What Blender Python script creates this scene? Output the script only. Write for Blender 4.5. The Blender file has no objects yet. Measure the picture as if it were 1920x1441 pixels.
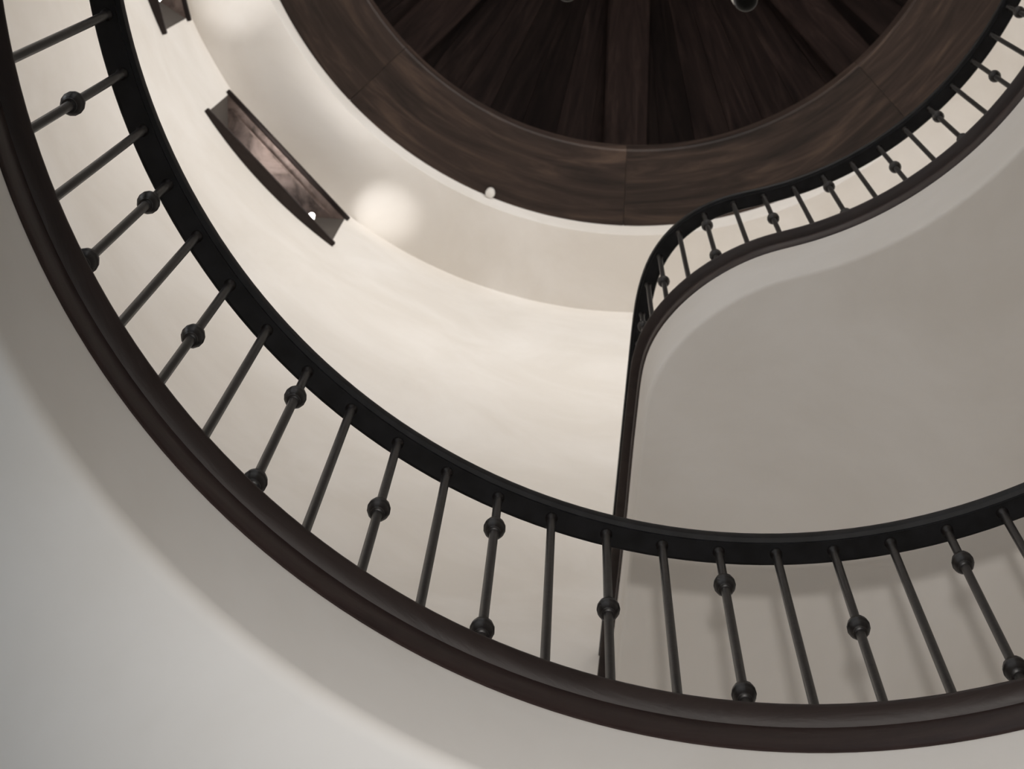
import bpy, bmesh, math, random
from math import sin, cos, tan, pi, radians, atan2, hypot
from mathutils import Vector, Matrix

random.seed(7)
scene = bpy.context.scene
COL = scene.collection

# ------------------------------------------------------------------ camera
# focal length and zenith point were measured in the 1920 x 1441 frame
F_PX, ZX, ZY = 4300.0, 1095.5, -386.7
EYE = Vector((-0.3846, -0.1889, 1.5))
k = Vector(((ZX - 960) / F_PX, (720.5 - ZY) / F_PX, -1.0)).normalized()
e1 = Vector((1, 0, 0)); e1 = (e1 - e1.dot(k) * k).normalized()
e2 = k.cross(e1)
cam = bpy.data.cameras.new('camera')
cam.sensor_fit = 'HORIZONTAL'; cam.sensor_width = 36.0
cam.lens = F_PX / 1920 * 36.0
cam.clip_start = 0.05; cam.clip_end = 200
camo = bpy.data.objects.new('camera', cam); COL.objects.link(camo)
camo.matrix_world = Matrix(((e1.x, e1.y, e1.z, EYE.x), (e2.x, e2.y, e2.z, EYE.y), (k.x, k.y, k.z, EYE.z), (0, 0, 0, 1)))
cam.dof.use_dof = True; cam.dof.focus_distance = 4.3; cam.dof.aperture_fstop = 15.0
scene.camera = camo

# ------------------------------------------------------------------ world, light, exposure
vs = scene.view_settings
vs.view_transform = 'Standard'; vs.look = 'None'; vs.gamma = 1.0; vs.use_curve_mapping = False
vs.exposure = 0.0
scene.cycles.max_bounces = 14
scene.cycles.diffuse_bounces = 8
scene.cycles.use_denoising = True
world = bpy.data.worlds.new('sky'); scene.world = world
world.use_nodes = True
world.node_tree.nodes['Background'].inputs[0].default_value = (0.80, 0.90, 1.0, 1)
world.node_tree.nodes['Background'].inputs[1].default_value = 1.2

TOP_WINDOW_POWER = 44.0       # daylight entering each small window under the roof
ADDED_MID_POWER = 9.5       # fill light at each added window of gallery and landing
ADDED_LOW_POWER = 8.0       # fill light at each added ground floor window
HAND_LAMP_POWER = 295.0        # lamp held beside the camera, throws the railing's shadow on the soffit
SPOT_POWER = 20.0              # uplights added on two sills to make the bright eave patches

def area_light(name, loc, direction, sx, sy, power, color, spread=180):
    d = bpy.data.lights.new(name, 'AREA'); d.shape = 'RECTANGLE'; d.size = sx; d.size_y = sy
    d.energy = power; d.color = color; d.spread = radians(spread)
    o = bpy.data.objects.new(name, d); COL.objects.link(o)
    o.location = loc; o.rotation_euler = Vector(direction).to_track_quat('-Z', 'Z').to_euler()
    return o

WIN_ANGLES = [137.5, 167.5, 257.5, 287.5, 317.5, 347.5]           # small windows under the roof; all past the first pair unseen, added for daylight
ADDED_LOW_ANGLES = [105.0, 140.0, 175.0]                 # unseen ground floor windows, added to light the lower soffit
ADDED_HIGH_ANGLES = [215.0, 245.0]                              # unseen windows at landing level, added to brighten the upper fascia
ADDED_MID_ANGLES = [200.0, 230.0, 260.0]                        # unseen windows at gallery level, added to brighten upper soffit and fascia
for a in WIN_ANGLES:
    r = radians(a)
    area_light('window_and_fill_light', (3.56 * cos(r), 3.56 * sin(r), 16.07), (-cos(r), -sin(r), -0.22), 0.64, 0.78,
               TOP_WINDOW_POWER, (1.0, 0.97, 0.935), 108)
for a in ADDED_LOW_ANGLES:
    r = radians(a)
    area_light('window_and_fill_light', (3.3 * cos(r), 3.3 * sin(r), 2.0), (-cos(r), -sin(r), 0.5), 1.1, 1.8,
               ADDED_LOW_POWER, (0.74, 0.87, 1.0))  # fill for the lower soffit, set at the added ground floor windows
for a in ADDED_HIGH_ANGLES:
    r = radians(a)
    area_light('window_and_fill_light', (3.3 * cos(r), 3.3 * sin(r), 11.0), (-cos(r), -sin(r), -0.1), 1.0, 1.7,
               ADDED_MID_POWER * 1.1, (1.0, 0.98, 0.97))  # fill for the upper fascia, set at the added landing windows
for a in ADDED_MID_ANGLES:
    r = radians(a)
    area_light('window_and_fill_light', (3.3 * cos(r), 3.3 * sin(r), 7.2), (-cos(r), -sin(r), 0.0), 1.0, 1.7,
               ADDED_MID_POWER, (1.0, 0.97, 0.95))  # fill for the upper soffit, set at the added gallery windows
pl = bpy.data.lights.new('hand_lamp', 'SPOT'); pl.spot_size = radians(60); pl.spot_blend = 1.0; pl.energy = HAND_LAMP_POWER; pl.shadow_soft_size = 0.03
pl.color = (1.0, 0.955, 0.91)
plo = bpy.data.objects.new('hand_lamp', pl); COL.objects.link(plo); plo.location = (-0.342, -0.276, 1.78)
plo.rotation_euler = (Vector((0.75, 2.6, 8.75)) - plo.location).to_track_quat('-Z', 'Y').to_euler()

# ------------------------------------------------------------------ dimensions (metres, tower axis at x = y = 0)
R_WALL, R_OUT = 3.2145, 3.62
R_RAIL = 1.355
R_UP = 1.350
LOW_TOP, LOW_SOFFIT, LOW_RAIL = 5.172, 4.70, 6.086
UP_TOP, UP_SOFFIT, UP_RAIL = 9.323, 8.75, 10.237
Z_EAVE = 16.69
Z_RING0, Z_RING = 16.73, 17.07
R_RING_OUT = 2.69
R_RING_IN = 2.163

# ------------------------------------------------------------------ helpers
def link(o, parent=None):
    COL.objects.link(o)
    if parent: o.parent = parent
    return o

def mesh_obj(name, bm, mat, parent=None, smooth=True, angle=35):
    bmesh.ops.recalc_face_normals(bm, faces=bm.faces)
    me = bpy.data.meshes.new(name)
    bm.to_mesh(me); bm.free()
    me.materials.append(mat)
    if smooth:
        me.polygons.foreach_set('use_smooth', [True] * len(me.polygons))
        me.set_sharp_from_angle(angle=radians(angle))
    return link(bpy.data.objects.new(name, me), parent)

def pydata_obj(name, verts, faces, mat, parent=None, smooth=True, angle=35):
    bm = bmesh.new()
    vs_ = [bm.verts.new(v) for v in verts]
    for f in faces:
        try: bm.faces.new([vs_[i] for i in f])
        except ValueError: pass
    return mesh_obj(name, bm, mat, parent, smooth, angle)

def tag(o, label=None, cat=None, group=None, kind=None):
    if label: o['label'] = label
    if cat: o['category'] = cat
    if group: o['group'] = group
    if kind: o['kind'] = kind
    return o

def empty(name, loc=(0, 0, 0), parent=None):
    o = bpy.data.objects.new(name, None); o.empty_display_size = 0.1
    link(o, parent); o.location = loc
    return o

def sweep(path, profile, closed):
    """path: list of (x, y) counter-clockwise; profile: closed loop of (d, z), d > 0 towards the well."""
    n, m = len(path), len(profile)
    verts, faces = [], []
    for i, p in enumerate(path):
        a = path[(i - 1) % n] if (closed or i > 0) else p
        b = path[(i + 1) % n] if (closed or i < n - 1) else p
        tx, ty = b[0] - a[0], b[1] - a[1]; L = hypot(tx, ty); nx, ny = -ty / L, tx / L
        for d, z in profile: verts.append((p[0] + nx * d, p[1] + ny * d, z))
    for i in range(n if closed else n - 1):
        j = (i + 1) % n
        for q in range(m):
            q2 = (q + 1) % m
            faces.append((i * m + q, i * m + q2, j * m + q2, j * m + q))
    if not closed:
        faces.append(tuple(range(m))); faces.append(tuple(range((n - 1) * m, n * m))[::-1])
    return verts, faces

def polar_sweep(a0, a1, prof, step=1.25):
    n = max(1, round((a1 - a0) / step)); m = len(prof); verts, faces = [], []
    for i in range(n + 1):
        t = radians(a0 + (a1 - a0) * i / n)
        verts += [(r * cos(t), r * sin(t), z) for r, z in prof]
    for i in range(n):
        for q in range(m):
            faces.append((i * m + q, i * m + (q + 1) % m, (i + 1) * m + (q + 1) % m, (i + 1) * m + q))
    faces += [tuple(range(m)), tuple(range(n * m, (n + 1) * m))[::-1]]
    return verts, faces

def lathe(bm, rings, seg=16, center=(0, 0), cap=True):
    """rings: list of (radius, z) bottom to top."""
    rows = []
    for r, z in rings:
        rows.append([bm.verts.new((center[0] + r * cos(2 * pi * s / seg), center[1] + r * sin(2 * pi * s / seg), z)) for s in range(seg)])
    for a, b in zip(rows, rows[1:]):
        for s in range(seg):
            t = (s + 1) % seg
            bm.faces.new((a[s], a[t], b[t], b[s]))
    if cap:
        bm.faces.new(rows[0][::-1]); bm.faces.new(rows[-1])

def box(bm, x0, x1, y0, y1, z0, z1):
    v = [bm.verts.new((x, y, z)) for z in (z0, z1) for y in (y0, y1) for x in (x0, x1)]
    for f in ((0, 2, 3, 1), (4, 5, 7, 6), (0, 1, 5, 4), (2, 6, 7, 3), (0, 4, 6, 2), (1, 3, 7, 5)):
        bm.faces.new([v[i] for i in f])

def arc_pts(r, a0, a1, step=1.25):
    n = max(1, round(abs(a1 - a0) / step))
    return [(r * cos(radians(a0 + (a1 - a0) * i / n)), r * sin(radians(a0 + (a1 - a0) * i / n))) for i in range(n + 1)]

def circle_pts(r, n=216):
    return [(r * cos(2 * pi * i / n), r * sin(2 * pi * i / n)) for i in range(n)]

# ------------------------------------------------------------------ materials
def new_mat(name):
    m = bpy.data.materials.new(name); m.use_nodes = True
    return m, m.node_tree.nodes, m.node_tree.links, m.node_tree.nodes['Principled BSDF']

def ramp(nodes, stops):
    r = nodes.new('ShaderNodeValToRGB')
    el = r.color_ramp.elements
    while len(el) < len(stops): el.new(0.5)
    for e, (p, c) in zip(el, stops): e.position = p; e.color = (*c, 1)
    return r

def plaster(name, c0, c1):
    m, N, L, b = new_mat(name)
    tc = N.new('ShaderNodeTexCoord')
    n1 = N.new('ShaderNodeTexNoise'); n1.inputs['Scale'].default_value = 1.1; n1.inputs['Detail'].default_value = 5; n1.inputs['Roughness'].default_value = 0.6
    n1.inputs['Distortion'].default_value = 0.6
    L.new(tc.outputs['Object'], n1.inputs['Vector'])
    r = ramp(N, [(0.36, c0), (0.64, c1)]); L.new(n1.outputs['Fac'], r.inputs['Fac'])
    L.new(r.outputs['Color'], b.inputs['Base Color'])
    b.inputs['Roughness'].default_value = 0.75
    b.inputs['Specular IOR Level'].default_value = 0.25
    n2 = N.new('ShaderNodeTexNoise'); n2.inputs['Scale'].default_value = 9; n2.inputs['Detail'].default_value = 4
    L.new(tc.outputs['Object'], n2.inputs['Vector'])
    bp = N.new('ShaderNodeBump'); bp.inputs['Strength'].default_value = 0.08; bp.inputs['Distance'].default_value = 0.02
    L.new(n2.outputs['Fac'], bp.inputs['Height']); L.new(bp.outputs['Normal'], b.inputs['Normal'])
    return m

def polar_vector(N, L, sr, sa, sz, seed_by_object=True):
    """(radius, angle, z) of the point around the tower axis, scaled - grain that follows the round timber."""
    tc = N.new('ShaderNodeNewGeometry')
    sp = N.new('ShaderNodeSeparateXYZ'); L.new(tc.outputs['Position'], sp.inputs[0])
    def math(op, a, b=None):
        q = N.new('ShaderNodeMath'); q.operation = op
        for i, v in enumerate((a, b)):
            if v is None: continue
            if isinstance(v, (int, float)): q.inputs[i].default_value = v
            else: L.new(v, q.inputs[i])
        return q.outputs[0]
    x, y, z = sp.outputs
    rad = math('SQRT', math('ADD', math('MULTIPLY', x, x), math('MULTIPLY', y, y)))
    ang = math('ARCTAN2', y, x)
    cb = N.new('ShaderNodeCombineXYZ')
    oi = N.new('ShaderNodeObjectInfo')
    rnd = math('MULTIPLY', oi.outputs['Random'], 37.0)
    L.new(math('ADD', math('MULTIPLY', rad, sr), rnd), cb.inputs[0])
    L.new(math('MULTIPLY', ang, sa), cb.inputs[1])
    L.new(math('ADD', math('MULTIPLY', z, sz), rnd), cb.inputs[2])
    return cb.outputs[0], oi

def wood(name, dark, mid, light, scales, rough=0.5, vary=0.5, spec=0.25):
    m, N, L, b = new_mat(name)
    vec, oi = polar_vector(N, L, *scales)
    n1 = N.new('ShaderNodeTexNoise'); n1.inputs['Scale'].default_value = 1.0; n1.inputs['Detail'].default_value = 6
    n1.inputs['Roughness'].default_value = 0.62; n1.inputs['Distortion'].default_value = 1.6
    L.new(vec, n1.inputs['Vector'])
    r = ramp(N, [(0.30, dark), (0.52, mid), (0.74, light)]); L.new(n1.outputs['Fac'], r.inputs['Fac'])
    hs = N.new('ShaderNodeHueSaturation')
    mr = N.new('ShaderNodeMapRange'); mr.inputs['To Min'].default_value = 1 - vary; mr.inputs['To Max'].default_value = 1 + vary * 0.6
    L.new(oi.outputs['Random'], mr.inputs['Value']); L.new(mr.outputs[0], hs.inputs['Value'])
    L.new(r.outputs['Color'], hs.inputs['Color'])
    L.new(hs.outputs['Color'], b.inputs['Base Color'])
    b.inputs['Roughness'].default_value = rough
    b.inputs['Specular IOR Level'].default_value = spec
    bp = N.new('ShaderNodeBump'); bp.inputs['Strength'].default_value = 0.15; bp.inputs['Distance'].default_value = 0.01
    L.new(n1.outputs['Fac'], bp.inputs['Height']); L.new(bp.outputs['Normal'], b.inputs['Normal'])
    return m

def metal(name, col, rough, metallic=0.6, mott=0.0, spec=0.5):
    m, N, L, b = new_mat(name)
    tc = N.new('ShaderNodeTexCoord')
    n1 = N.new('ShaderNodeTexNoise'); n1.inputs['Scale'].default_value = 22; n1.inputs['Detail'].default_value = 3
    L.new(tc.outputs['Object'], n1.inputs['Vector'])
    r = ramp(N, [(0.35, tuple(c * (1 - mott) for c in col)), (0.7, tuple(c * (1 + mott) for c in col))])
    L.new(n1.outputs['Fac'], r.inputs['Fac']); L.new(r.outputs['Color'], b.inputs['Base Color'])
    b.inputs['Metallic'].default_value = metallic; b.inputs['Roughness'].default_value = rough
    b.inputs['Specular IOR Level'].default_value = spec
    bp = N.new('ShaderNodeBump'); bp.inputs['Strength'].default_value = 0.25; bp.inputs['Distance'].default_value = 0.004
    L.new(n1.outputs['Fac'], bp.inputs['Height']); L.new(bp.outputs['Normal'], b.inputs['Normal'])
    return m

def plain(name, col, rough=0.5, metallic=0.0, emission=None, strength=0.0):
    m, N, L, b = new_mat(name)
    b.inputs['Base Color'].default_value = (*col, 1); b.inputs['Roughness'].default_value = rough; b.inputs['Metallic'].default_value = metallic
    if emission:
        b.inputs['Emission Color'].default_value = (*emission, 1); b.inputs['Emission Strength'].default_value = strength
    return m

M_WALL = plaster('warm_white_plaster', (0.74, 0.705, 0.66), (0.81, 0.782, 0.748))
M_STONE = plaster('pale_stone', (0.50, 0.47, 0.43), (0.60, 0.57, 0.53))
M_RING = wood('dark_ring_timber', (0.014, 0.009, 0.0075), (0.037, 0.024, 0.019), (0.088, 0.058, 0.043), (9, 2.2, 5), 0.55, 0.2)
M_PLANK = wood('dark_roof_board', (0.006, 0.004, 0.0037), (0.014, 0.009, 0.008), (0.027, 0.018, 0.0155), (1.2, 22, 1.2), 0.8, 0.5, 0.06)
M_RAFTER = wood('dark_rafter_timber', (0.009, 0.0058, 0.0052), (0.018, 0.0115, 0.010), (0.031, 0.0205, 0.0175), (1.2, 20, 1.2), 0.75, 0.2, 0.05)
M_CAP = wood('dark_red_brown_wood', (0.020, 0.012, 0.011), (0.028, 0.0165, 0.015), (0.038, 0.025, 0.022), (14, 4, 14), 0.42, 0.0)
M_NOSE = wood('grey_brown_wood', (0.020, 0.0135, 0.012), (0.028, 0.0195, 0.0175), (0.037, 0.0265, 0.024), (14, 4, 14), 0.45, 0.0)
M_FRAME = wood('brown_window_wood', (0.016, 0.010, 0.009), (0.023, 0.015, 0.013), (0.034, 0.024, 0.020), (8, 8, 8), 0.5, 0.1)
M_LINTEL = wood('pinkish_brown_wood', (0.08, 0.06, 0.05), (0.24, 0.18, 0.157), (0.33, 0.262, 0.232), (5, 16, 5), 0.45, 0.1)
M_JAMB = plaster('grey_brown_painted_wood', (0.07, 0.06, 0.053), (0.09, 0.077, 0.068))
M_IRON = metal('black_iron', (0.011, 0.009, 0.0085), 0.40, 0.0, 0.25, 0.35)
M_RAIL = metal('black_handrail', (0.005, 0.005, 0.006), 0.5, 0.0, 0.6, 0.22)
M_BLACK = metal('gloss_black_metal', (0.006, 0.006, 0.006), 0.35, 0.0, 0.0, 0.05)
M_WHITE = plain('white_enamel', (0.85, 0.83, 0.80), 0.3)
M_GLINT = plain('glowing_glint_glass', (0.9, 0.9, 0.88), 0.4, 0, (1.0, 0.95, 0.88), 6.0)  # glow of the added uplights, standing in for the window glint

def glass_mat():
    m, N, L, b = new_mat('window_glass')
    out = N['Material Output']
    t = N.new('ShaderNodeBsdfTransparent'); g = N.new('ShaderNodeBsdfGlossy'); g.inputs['Roughness'].default_value = 0.02
    mx = N.new('ShaderNodeMixShader'); mx.inputs[0].default_value = 0.08
    L.new(t.outputs[0], mx.inputs[1]); L.new(g.outputs[0], mx.inputs[2]); L.new(mx.outputs[0], out.inputs['Surface'])
    return m
M_GLASS = glass_mat()

# ------------------------------------------------------------------ tower wall with window openings
WZ0, WZ1 = 15.60, 16.54           # opening of the windows under the roof
GZ0, GZ1 = 1.0, 3.0               # opening of the added ground floor windows
MZ0, MZ1 = 6.2, 8.2               # opening of the added gallery windows
COLS = [i * 1.25 for i in range(288)]
HZ0, HZ1 = 10.0, 12.0             # opening of the added landing windows
ZROWS = [0.0, GZ0, GZ1, 4.0, MZ0, MZ1, HZ0, HZ1, 14.0, WZ0, WZ1, Z_EAVE]
def in_hole(a, zi):
    a = a % 360
    if ZROWS[zi] == WZ0: return any(abs(((a - w + 180) % 360) - 180) < 10.0 for w in WIN_ANGLES)
    if ZROWS[zi] == GZ0: return any(abs(((a - w + 180) % 360) - 180) < 10.0 for w in ADDED_LOW_ANGLES)
    if ZROWS[zi] == MZ0: return any(abs(((a - w + 180) % 360) - 180) < 10.0 for w in ADDED_MID_ANGLES)
    if ZROWS[zi] == HZ0: return any(abs(((a - w + 180) % 360) - 180) < 10.0 for w in ADDED_HIGH_ANGLES)
    return False
verts, faces = [], []
nC, nZ = len(COLS), len(ZROWS)
for rr in (R_WALL, R_OUT):
    for z in ZROWS:
        for a in COLS: verts.append((rr * cos(radians(a)), rr * sin(radians(a)), z))
OFF = nC * nZ
for zi in range(nZ - 1):
    for c in range(nC):
        c2 = (c + 1) % nC
        if in_hole(COLS[c] + 0.6, zi): continue
        faces.append((zi * nC + c, (zi + 1) * nC + c, (zi + 1) * nC + c2, zi * nC + c2))
        faces.append((OFF + zi * nC + c, OFF + zi * nC + c2, OFF + (zi + 1) * nC + c2, OFF + (zi + 1) * nC + c))
me = bpy.data.meshes.new('wall_round'); me.from_pydata(verts, [], faces); me.materials.append(M_WALL)
me.polygons.foreach_set('use_smooth', [True] * len(me.polygons))
wall = tag(link(bpy.data.objects.new('wall_round', me)), 'round tower wall of smooth warm white plaster', None, None, 'structure')

# plaster eave above the wall: sloping soffit, then a short upright ring under the timber
prof = [(R_WALL, Z_EAVE), (R_RING_OUT, Z_RING0), (R_RING_OUT, Z_RING + 0.25), (R_OUT + 0.05, Z_RING + 0.25), (R_OUT + 0.05, Z_EAVE)]
v, f = sweep(circle_pts(1.0, 288), [(1 - r, z) for r, z in prof], True)
tag(pydata_obj('trim_1', v, f, M_WALL, angle=20), 'sloping plaster eave ring between tower wall and timber roof', None, None, 'structure')

# ground floor
bm = bmesh.new(); lathe(bm, [(R_OUT, -0.2), (R_OUT, 0.0)], 96)
tag(mesh_obj('floor', bm, M_STONE), 'pale stone ground floor of the round stair hall', None, None, 'structure')

# ------------------------------------------------------------------ windows
def local(a):
    r = radians(a)
    n = Vector((cos(r), sin(r), 0)); u = Vector((-sin(r), cos(r), 0))
    return lambda uu, nn, z: tuple(n * nn + u * uu + Vector((0, 0, z)))

def prism(name, pts_fn, quads, mat, parent, bevel=0.0):
    bm = bmesh.new()
    vv = [bm.verts.new(p) for p in pts_fn]
    for q in quads: bm.faces.new([vv[i] for i in q])
    if bevel: bmesh.ops.bevel(bm, geom=list(bm.edges), offset=bevel, segments=2, affect='EDGES')
    return mesh_obj(name, bm, mat, parent)

BOXQ = ((0, 1, 3, 2), (4, 6, 7, 5), (0, 4, 5, 1), (2, 3, 7, 6), (0, 2, 6, 4), (1, 5, 7, 3))
def hexa(name, P, corners, mat, parent, bevel=0.004):
    """corners: 8 local (u, n, z) - index bits: 1 = z, 2 = n, 4 = u."""
    return prism(name, [P(*c) for c in corners], BOXQ, mat, parent, bevel)

def lbox(name, P, u0, u1, n0, n1, z0, z1, mat, parent, bevel=0.004):
    return hexa(name, P, [(u, n, z) for u in (u0, u1) for n in (n0, n1) for z in (z0, z1)], mat, parent, bevel)

for wi, a in enumerate(WIN_ANGLES):
    P = local(a)
    w = tag(empty('window_%d' % (wi + 1)), 'small brown framed window set deep under the eave', None, None, 'structure')
    hw = 0.60
    # straight fronted sill and head boards across the curved wall
    lbox('sill', P, -0.575, 0.575, 3.135, 3.56, 15.60, 15.64, M_FRAME, w)
    lbox('head_board', P, -hw + 0.02, hw - 0.02, 3.135, 3.165, 16.505, 16.535, M_FRAME, w)
    lbox('lintel', P, -0.56, 0.56, 3.165, 3.56, 16.505, 16.545, M_LINTEL, w)
    lbox('lintel_bead', P, -0.47, 0.47, 3.215, 3.230, 16.497, 16.506, M_LINTEL, w, 0.002)
    for s in (-1, 1):                                      # splayed jambs
        ring = [(0.557, 3.168), (0.60, 3.168), (0.60, 3.52), (0.37, 3.52), (0.37, 3.345)]
        lo_ = [P(s * uu, nn, 15.64) for uu, nn in ring]; hi_ = [P(s * uu, nn, 16.505) for uu, nn in ring]
        pydata_obj('jamb', lo_ + hi_, [(0, 1, 2, 3, 4), (9, 8, 7, 6, 5)] + [(i, (i + 1) % 5, 5 + (i + 1) % 5, 5 + i) for i in range(5)], M_JAMB, w, angle=20)
    fr = empty('casement', (0, 0, 0), w)
    for s in (-1, 1):
        lbox('stile', P, s * 0.345 - 0.025, s * 0.345 + 0.025, 3.47, 3.52, 15.64, 16.505, M_FRAME, fr)
    lbox('rail', P, -0.32, 0.32, 3.47, 3.52, 15.64, 15.70, M_FRAME, fr)
    lbox('rail', P, -0.32, 0.32, 3.47, 3.52, 16.445, 16.505, M_FRAME, fr)
    lbox('glazing_bar', P, -0.012, 0.012, 3.485, 3.505, 15.70, 16.445, M_FRAME, fr, 0.002)
    lbox('pane', P, -0.32, -0.012, 3.493, 3.497, 15.70, 16.445, M_GLASS, fr, 0)
    lbox('pane', P, 0.012, 0.32, 3.493, 3.497, 15.70, 16.445, M_GLASS, fr, 0)

for gi, (a, z0, z1, where) in enumerate([(a, GZ0, GZ1, 'ground floor') for a in ADDED_LOW_ANGLES] + [(a, MZ0, MZ1, 'gallery') for a in ADDED_MID_ANGLES] + [(a, HZ0, HZ1, 'landing') for a in ADDED_HIGH_ANGLES]):  # unseen windows, put in to carry the fill lights
    P = local(a)
    w = tag(empty('window_%d' % (len(WIN_ANGLES) + gi + 1)), 'tall %s window with brown frame, unseen and added for light' % where, None, None, 'structure')
    lbox('sill', P, -0.60, 0.60, 3.13, 3.60, z0 - 0.05, z0, M_FRAME, w)
    lbox('head_board', P, -0.60, 0.60, 3.13, 3.60, z1, z1 + 0.05, M_FRAME, w)
    for s in (-1, 1):
        lbox('jamb', P, s * 0.585 - 0.03, s * 0.585 + 0.03, 3.13, 3.60, z0, z1, M_FRAME, w)
    lbox('glazing_bar', P, -0.02, 0.02, 3.44, 3.48, z0, z1, M_FRAME, w)
    lbox('pane', P, -0.55, -0.02, 3.458, 3.462, z0, z1, M_GLASS, w, 0)
    lbox('pane', P, 0.02, 0.55, 3.458, 3.462, z0, z1, M_GLASS, w, 0)

# ------------------------------------------------------------------ galleries (plaster slabs with a round well)
def bullnose(z_low, z_high, d, back, r=0.03):
    pts = [(back, z_high), (d, z_high)]
    for i in range(6):
        t = pi / 2 * i / 5
        pts.append((d - r + r * cos(t), z_low + r - r * sin(t)))
    pts.append((back, z_low))
    return pts

LOOP = circle_pts(R_RAIL)
D_FASCIA, D_CAP, D_APRON = 0.004, 0.040, 0.011
CAP_T = 0.128

# lower gallery: full ring
prof = bullnose(LOW_SOFFIT, LOW_TOP - CAP_T, D_FASCIA, -(R_WALL + 0.02 - R_RAIL))
v, f = sweep(LOOP, prof, True)
gal = tag(pydata_obj('floor_gallery', v, f, M_WALL, angle=40), 'lower ring shaped plaster gallery around the open well', None, None, 'structure')

def curb(name, label, path, z_top, closed):
    """nosing board with a bevelled underside above an upright apron board."""
    zt, zb, back = z_top, z_top - CAP_T, -0.12
    root = tag(empty(name), label, None, None, 'structure')
    nose = [(back, zt), (D_CAP - 0.004, zt), (D_CAP, zt - 0.004), (D_CAP, zt - 0.010), (D_CAP - 0.004, zt - 0.015), (D_APRON + 0.002, zt - 0.038), (back, zt - 0.038)]
    v, f = sweep(path, nose, closed); pydata_obj('nosing', v, f, M_NOSE, root, angle=50)
    apron = [(D_APRON - 0.03, zt - 0.038), (D_APRON, zt - 0.038), (D_APRON, zb + 0.006), (D_APRON - 0.004, zb), (D_APRON - 0.03, zb)]
    v, f = sweep(path, apron, closed); pydata_obj('apron', v, f, M_CAP, root, angle=50)
curb('trim_2', 'dark red brown wooden curb cap round the lower gallery', LOOP, LOW_TOP, True)

# upper gallery: concentric edge, reverse curve, then straight out to the wall
A_START = -75.0
base_arc = arc_pts(R_UP, A_START, 75.0, 1.5)
turn = [(R_UP * cos(radians(79)), R_UP * sin(radians(79)))]
RAIL_CTRL = base_arc[-3:] + turn + [(0.1943, 1.3385), (0.0806, 1.3867), (-0.0115, 1.455), (-0.0855, 1.553), (-0.1265, 1.667), (-0.1435, 1.76),
             (-0.152, 1.85), (-0.170, 2.06), (-0.2195, 2.65), (-0.270, 3.23)]
EDGE_CTRL = base_arc[-3:] + turn + [(0.201, 1.3475), (0.107, 1.395), (0.006, 1.467), (-0.085, 1.562), (-0.142, 1.653), (-0.1645, 1.73),
             (-0.175, 1.84), (-0.1865, 1.954), (-0.211, 2.261), (-0.270, 2.882), (-0.302, 3.23)]
def catmull(P, sub):
    out = []
    for i in range(len(P) - 1):
        p0 = P[max(i - 1, 0)]; p1 = P[i]; p2 = P[i + 1]; p3 = P[min(i + 2, len(P) - 1)]
        L_ = hypot(p2[0] - p1[0], p2[1] - p1[1]); s_ = max(1, int(L_ / sub))
        # centripetal-like tangents for uneven spacing
        def tang(a, b, c):
            d1 = hypot(b[0] - a[0], b[1] - a[1]) or L_; d2 = hypot(c[0] - b[0], c[1] - b[1]) or L_
            if a == b: return ((c[0] - b[0]) / d2, (c[1] - b[1]) / d2)
            if b == c: return ((b[0] - a[0]) / d1, (b[1] - a[1]) / d1)
            w1, w2 = d2 / (d1 + d2), d1 / (d1 + d2)
            return (w1 * (b[0] - a[0]) / d1 + w2 * (c[0] - b[0]) / d2, w1 * (b[1] - a[1]) / d1 + w2 * (c[1] - b[1]) / d2)
        t1 = tang(p0, p1, p2); t2 = tang(p1, p2, p3)
        for q in range(s_):
            t = q / s_
            h0 = 2 * t**3 - 3 * t**2 + 1; h1 = t**3 - 2 * t**2 + t; h2 = -2 * t**3 + 3 * t**2; h3 = t**3 - t**2
            out.append(tuple(h0 * p1[j] + h1 * L_ * t1[j] + h2 * p2[j] + h3 * L_ * t2[j] for j in (0, 1)))
    out.append(P[-1])
    return out
def smooth_path(P, it):
    for _ in range(it):
        P = [P[0]] + [tuple(0.25 * P[i - 1][j] + 0.5 * P[i][j] + 0.25 * P[i + 1][j] for j in (0, 1)) for i in range(1, len(P) - 1)] + [P[-1]]
    return P
def resample(P, step):
    acc = [0.0]
    for a_, b_ in zip(P, P[1:]): acc.append(acc[-1] + hypot(b_[0] - a_[0], b_[1] - a_[1]))
    n = max(2, round(acc[-1] / step)); out = []; j = 0
    for i in range(n + 1):
        s_ = acc[-1] * i / n
        while j < len(acc) - 2 and acc[j + 1] < s_: j += 1
        t = (s_ - acc[j]) / max(1e-9, acc[j + 1] - acc[j])
        out.append(tuple(P[j][q] + t * (P[j + 1][q] - P[j][q]) for q in (0, 1)))
    return out
def full_path(ctrl): return smooth_path(resample(base_arc[:-3] + catmull(ctrl, 0.02), 0.03), 6)
RPATH = full_path(RAIL_CTRL)      # railing line
UPATH = full_path(EDGE_CTRL)      # slab edge line

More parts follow.
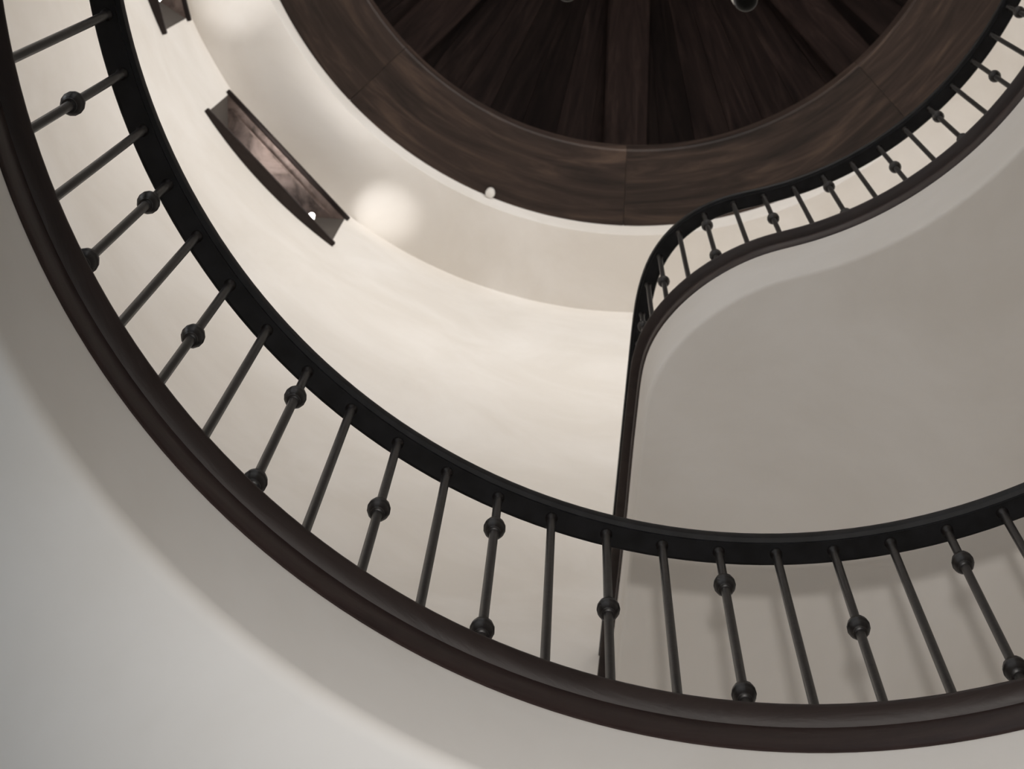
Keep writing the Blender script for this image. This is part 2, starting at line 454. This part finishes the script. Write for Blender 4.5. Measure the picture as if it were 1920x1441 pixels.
def offset_path(P, d):
    out = []
    for i, p in enumerate(P):
        a_ = P[max(i - 1, 0)]; b_ = P[min(i + 1, len(P) - 1)]
        tx, ty = b_[0] - a_[0], b_[1] - a_[1]; L_ = hypot(tx, ty)
        out.append((p[0] - ty / L_ * d, p[1] + tx / L_ * d))
    return out
edge = [(D_FASCIA, UP_TOP - CAP_T)] + bullnose(UP_SOFFIT, UP_TOP - CAP_T, D_FASCIA, D_FASCIA - 0.04, 0.015)[2:-1]
rows = [offset_path(UPATH, d) for d, z in edge]
st_a = math.degrees(atan2(UPATH[0][1], UPATH[0][0])); end_a = math.degrees(atan2(rows[-1][-1][1], rows[-1][-1][0]))
verts, faces = [], []
nP, m = len(UPATH), len(edge) + 2
for i in range(nP):
    a_ = math.degrees(atan2(UPATH[i][1], UPATH[i][0]))
    a_ = min(a_, st_a + (end_a - st_a) * (1 - 0.04 * (nP - 1 - i) / nP)) if i < nP - 1 else end_a
    for q, (d, z) in enumerate(edge): verts.append((rows[q][i][0], rows[q][i][1], z))
    x, y = (R_WALL + 0.02) * cos(radians(a_)), (R_WALL + 0.02) * sin(radians(a_))
    verts += [(x, y, UP_SOFFIT), (x, y, UP_TOP - CAP_T)]
for i in range(nP - 1):
    for q in range(m):
        q2 = (q + 1) % m
        faces.append((i * m + q, i * m + q2, (i + 1) * m + q2, (i + 1) * m + q))
faces.append(tuple(range(m)))
tag(pydata_obj('floor_landing', verts, faces, M_WALL, angle=40), 'upper plaster landing seen from below, curving round the well', None, None, 'structure')
curb('trim_3', 'dark red brown wooden curb cap along the upper landing', UPATH, UP_TOP, False)

# ------------------------------------------------------------------ railings
def handrail_profile(z):
    """flat bar below, moulded rail above; z is the underside."""
    return [(-0.021, z), (0.021, z), (0.021, z + 0.010), (0.030, z + 0.014), (0.0335, z + 0.024), (0.033, z + 0.036), (0.027, z + 0.047),
            (0.014, z + 0.054), (-0.014, z + 0.054), (-0.027, z + 0.047), (-0.033, z + 0.036), (-0.0335, z + 0.024), (-0.030, z + 0.014), (-0.021, z + 0.010)]

BAL_H = 0.914
def baluster_mesh():
    bm = bmesh.new()
    lathe(bm, [(0.0125, -0.004), (0.0125, 0.010), (0.0092, 0.020), (0.0092, BAL_H - 0.030), (0.0094, BAL_H - 0.014), (0.0125, BAL_H - 0.010), (0.0135, BAL_H + 0.003)], 12)
    me = bpy.data.meshes.new('baluster')
    bmesh.ops.recalc_face_normals(bm, faces=bm.faces); bm.to_mesh(me); bm.free()
    me.materials.append(M_IRON); me.polygons.foreach_set('use_smooth', [True] * len(me.polygons)); me.set_sharp_from_angle(angle=radians(50))
    return me
def knob_mesh():
    bm = bmesh.new()
    half = [(0.0225, 0.0045), (0.0212, 0.0060), (0.0205, 0.0150), (0.0150, 0.0255), (0.0138, 0.0265), (0.0138, 0.0310), (0.0095, 0.0340)]
    lathe(bm, [(r_, -z_) for r_, z_ in half[::-1]] + half, 14)
    me = bpy.data.meshes.new('knob')
    bmesh.ops.recalc_face_normals(bm, faces=bm.faces); bm.to_mesh(me); bm.free()
    me.materials.append(M_IRON); me.polygons.foreach_set('use_smooth', [True] * len(me.polygons)); me.set_sharp_from_angle(angle=radians(50))
    return me
BAL, KNOB = baluster_mesh(), knob_mesh()

def add_baluster(root, x, y, z, idx):
    b = link(bpy.data.objects.new('baluster', BAL), root); b.location = (x, y, z)
    b.rotation_euler = (0, 0, random.uniform(0, 6))
    kind = idx % 4                                   # 0, 2 plain; 1 one knob; 3 two knobs
    zs = {1: (BAL_H / 2,), 3: (BAL_H / 2 - 0.328, BAL_H / 2 + 0.250)}.get(kind, ())
    for zz in zs:
        kn = link(bpy.data.objects.new('knob', KNOB), b); kn.location = (0, 0, zz)

low = empty('balcony_railing', (0, 0, LOW_TOP))
tag(low, 'black iron balcony railing ringing the lower gallery, knobbed balusters', 'railing')
v, f = sweep(LOOP, handrail_profile(LOW_RAIL - LOW_TOP), True)
pydata_obj('handrail', v, f, M_RAIL, low, angle=40)
N_LOW = 71
for i in range(-14, N_LOW - 14):
    t = 2.9649 - i * 2 * pi / N_LOW
    add_baluster(low, R_RAIL * cos(t), R_RAIL * sin(t), 0.0, i)

up = empty('balcony_railing', (0, 0, UP_TOP))
tag(up, 'black iron balcony railing along the curving edge of the upper landing', 'railing')
v, f = sweep(RPATH, handrail_profile(UP_RAIL - UP_TOP), False)
pydata_obj('handrail', v, f, M_RAIL, up, angle=40)
# balusters every 0.12 m along the path; one of them stands at 66.3 degrees on the arc
acc = [0.0]
for a_, b_ in zip(RPATH, RPATH[1:]): acc.append(acc[-1] + hypot(b_[0] - a_[0], b_[1] - a_[1]))
ref = min(range(len(RPATH)), key=lambda i: abs(math.degrees(atan2(RPATH[i][1], RPATH[i][0])) - 66.3) + (0 if RPATH[i][0] > 0 else 99))
ang_ref = math.degrees(atan2(RPATH[ref][1], RPATH[ref][0]))
s_ref = acc[ref] + radians(66.3 - ang_ref) * R_UP
STEP = 0.1193
i0 = -int((s_ref - 0.06) / STEP); i1 = int((acc[-1] - 0.12 - s_ref) / STEP)
for i in range(i0, i1 + 1):
    s_ = s_ref + i * STEP
    j = max(0, min(len(acc) - 2, next((q for q in range(len(acc) - 1) if acc[q + 1] >= s_), len(acc) - 2)))
    t = (s_ - acc[j]) / (acc[j + 1] - acc[j])
    x = RPATH[j][0] + t * (RPATH[j + 1][0] - RPATH[j][0]); y = RPATH[j][1] + t * (RPATH[j + 1][1] - RPATH[j][1])
    add_baluster(up, x, y, 0.0, 3 - i)

# ------------------------------------------------------------------ timber roof
roof = tag(empty('ceiling', (0, 0, 0)), 'dark conical timber roof with ring beam and radiating rafters', None, None, 'structure')
BEAM0 = 92.0
Z_APEX = 19.6
def cone_z(r): return Z_RING + 0.30 + (R_RING_OUT - r) / R_RING_OUT * (Z_APEX - Z_RING - 0.30)
for b in range(8):
    a0, a1 = BEAM0 + 45 * b + 0.03, BEAM0 + 45 * (b + 1) - 0.03
    prof = [(R_RING_IN, Z_RING + 0.22), (R_RING_IN, Z_RING + 0.012), (R_RING_IN + 0.012, Z_RING), (R_RING_OUT + 0.02, Z_RING), (R_RING_OUT + 0.02, Z_RING + 0.22)]
    vv, ff = polar_sweep(a0, a1, prof)
    pydata_obj('ring_beam_segment', vv, ff, M_RING, roof, angle=30)
# rafters
for b in range(8):
    P = local(BEAM0 + 45 * b)
    hw = 0.15
    cs = []
    for u in (-hw, hw):
        for nn in (0.32, R_RING_IN + 0.12):
            for dz in (-0.16, 0.05):
                cs.append((u, nn, cone_z(nn) + dz))
    hexa('rafter', P, cs, M_RAFTER, roof, 0.012)
# boards between the rafters, running from ring to apex
NB = 7
for b in range(8):
    a0 = BEAM0 + 45 * b
    for q in range(NB):
        s0, s1 = a0 + 45 * q / NB, a0 + 45 * (q + 1) / NB
        g = 0.035
        dz = random.uniform(-0.008, 0.008)
        vv = []
        for (r, g_) in ((0.12, g * 3), (R_RING_OUT - 0.02, g)):
            for aa in (s0 + g_, s1 - g_):
                for d in (0.0, 0.03):
                    vv.append((r * cos(radians(aa)), r * sin(radians(aa)), cone_z(r) + d + dz))
        pydata_obj('roof_board', vv, BOXQ, M_PLANK, roof, False)
bm = bmesh.new(); lathe(bm, [(R_OUT, cone_z(R_RING_OUT) + 0.045), (0.05, Z_APEX + 0.3)], 64, cap=False)
mesh_obj('roof_deck', bm, M_PLANK, roof)
bm = bmesh.new(); lathe(bm, [(0.0, cone_z(0.36) - 0.30), (0.20, cone_z(0.36) - 0.26), (0.36, cone_z(0.36) - 0.2), (0.36, cone_z(0.2) + 0.05)], 32, cap=False)
mesh_obj('king_post', bm, M_RAFTER, roof)

# ------------------------------------------------------------------ chandelier on the tower axis (only two lamp cups reach into the frame)
Z_CH = 12.4
ch = tag(empty('chandelier', (0, 0, Z_CH)), 'black iron chandelier hanging in the well below the timber roof', 'chandelier')
R_CH = 0.84
bm = bmesh.new(); lathe(bm, [(0.012, 0.1), (0.012, Z_APEX - Z_CH - 0.9)], 10); mesh_obj('hanging_rod', bm, M_BLACK, ch)
bm = bmesh.new(); lathe(bm, [(0.01, -0.10), (0.05, -0.06), (0.08, 0.0), (0.06, 0.07), (0.02, 0.13), (0.012, 0.2)], 20); mesh_obj('hub', bm, M_BLACK, ch)
for i in range(6):
    aa = radians(123.0 - 60.0 * i)
    n_ = Vector((cos(aa), sin(aa), 0))
    P_ = [(0.05, 0.0), (0.25, -0.07), (0.5, -0.09), (0.72, -0.06), (R_CH, 0.0)]
    bm = bmesh.new(); rows = []
    for (rr, zz) in P_:
        c_ = n_ * rr + Vector((0, 0, zz)); side = Vector((-n_.y, n_.x, 0))
        rows.append([bm.verts.new(c_ + side * 0.010 * cos(t_) + Vector((0, 0, 0.010 * sin(t_)))) for t_ in [2 * pi * q / 8 for q in range(8)]])
    for ra, rb in zip(rows, rows[1:]):
        for q in range(8): bm.faces.new((ra[q], ra[(q + 1) % 8], rb[(q + 1) % 8], rb[q]))
    mesh_obj('arm', bm, M_BLACK, ch)
    bm = bmesh.new(); lathe(bm, [(0.008, -0.035), (0.030, -0.028), (0.050, -0.008), (0.057, 0.02), (0.058, 0.04), (0.05, 0.042)], 24, (n_.x * R_CH, n_.y * R_CH)); cup = mesh_obj('lamp_cup', bm, M_BLACK, ch)
    bm = bmesh.new(); lathe(bm, [(0.040, 0.042), (0.054, 0.08), (0.058, 0.16), (0.058, 0.24), (0.05, 0.27)], 24, (n_.x * R_CH, n_.y * R_CH)); mesh_obj('lamp_shade', bm, M_WHITE, ch)

# ------------------------------------------------------------------ small fixtures
def added_uplight(a, label, aim_a, aim_r, cone, power):
    """little frosted uplight standing on the window sill near its end, washing the eave."""
    P = local(a)
    loc = Vector(P(-0.36, 3.175, 15.64))
    root = tag(empty('added_sill_lamp', loc), label, 'lamp', 'added uplights on the window sills')
    bm = bmesh.new(); lathe(bm, [(0.026, 0.0), (0.026, 0.012), (0.014, 0.02), (0.014, 0.05)], 16); mesh_obj('added_lamp_base', bm, M_WHITE, root)
    bm = bmesh.new(); lathe(bm, [(0.016, 0.05), (0.024, 0.07), (0.026, 0.15), (0.020, 0.22), (0.008, 0.24)], 16); mesh_obj('added_lamp_glass', bm, M_GLINT, root)
    d = bpy.data.lights.new('added_sill_spot', 'SPOT'); d.energy = power; d.spot_size = radians(cone); d.spot_blend = 1.0; d.shadow_soft_size = 0.03  # added spot that throws the bright patch on the eave
    d.color = (1.0, 0.97, 0.94)
    o = bpy.data.objects.new('added_sill_spot', d); COL.objects.link(o)
    o.location = loc + Vector((-0.075 * cos(radians(a)), -0.075 * sin(radians(a)), 0.18))
    tgt = Vector((aim_r * cos(radians(aim_a)), aim_r * sin(radians(aim_a)), 16.79))
    o.rotation_euler = (tgt - o.location).to_track_quat('-Z', 'Y').to_euler()
added_uplight(137.5, 'small white uplight added for the glint on the sill of the fully visible window', 123.2, 3.06, 30, SPOT_POWER)
added_uplight(167.5, 'small white uplight added for the glint on the sill of the window cut by the frame', 157.5, 2.90, 38, SPOT_POWER * 0.8)

# white sensor head under the timber ring
aa = radians(112.3)
s = tag(empty('sensor_head', (2.655 * cos(aa), 2.655 * sin(aa), Z_RING)), 'tiny white spotlight head fixed under the edge of the timber ring', 'spotlight')
bm = bmesh.new(); lathe(bm, [(0.03, -0.015), (0.03, 0.0)], 16); mesh_obj('mount', bm, M_WHITE, s)
bm = bmesh.new(); lathe(bm, [(0.012, -0.09), (0.03, -0.085), (0.034, -0.06), (0.028, -0.03), (0.01, -0.012)], 16); mesh_obj('head', bm, M_WHITE, s)
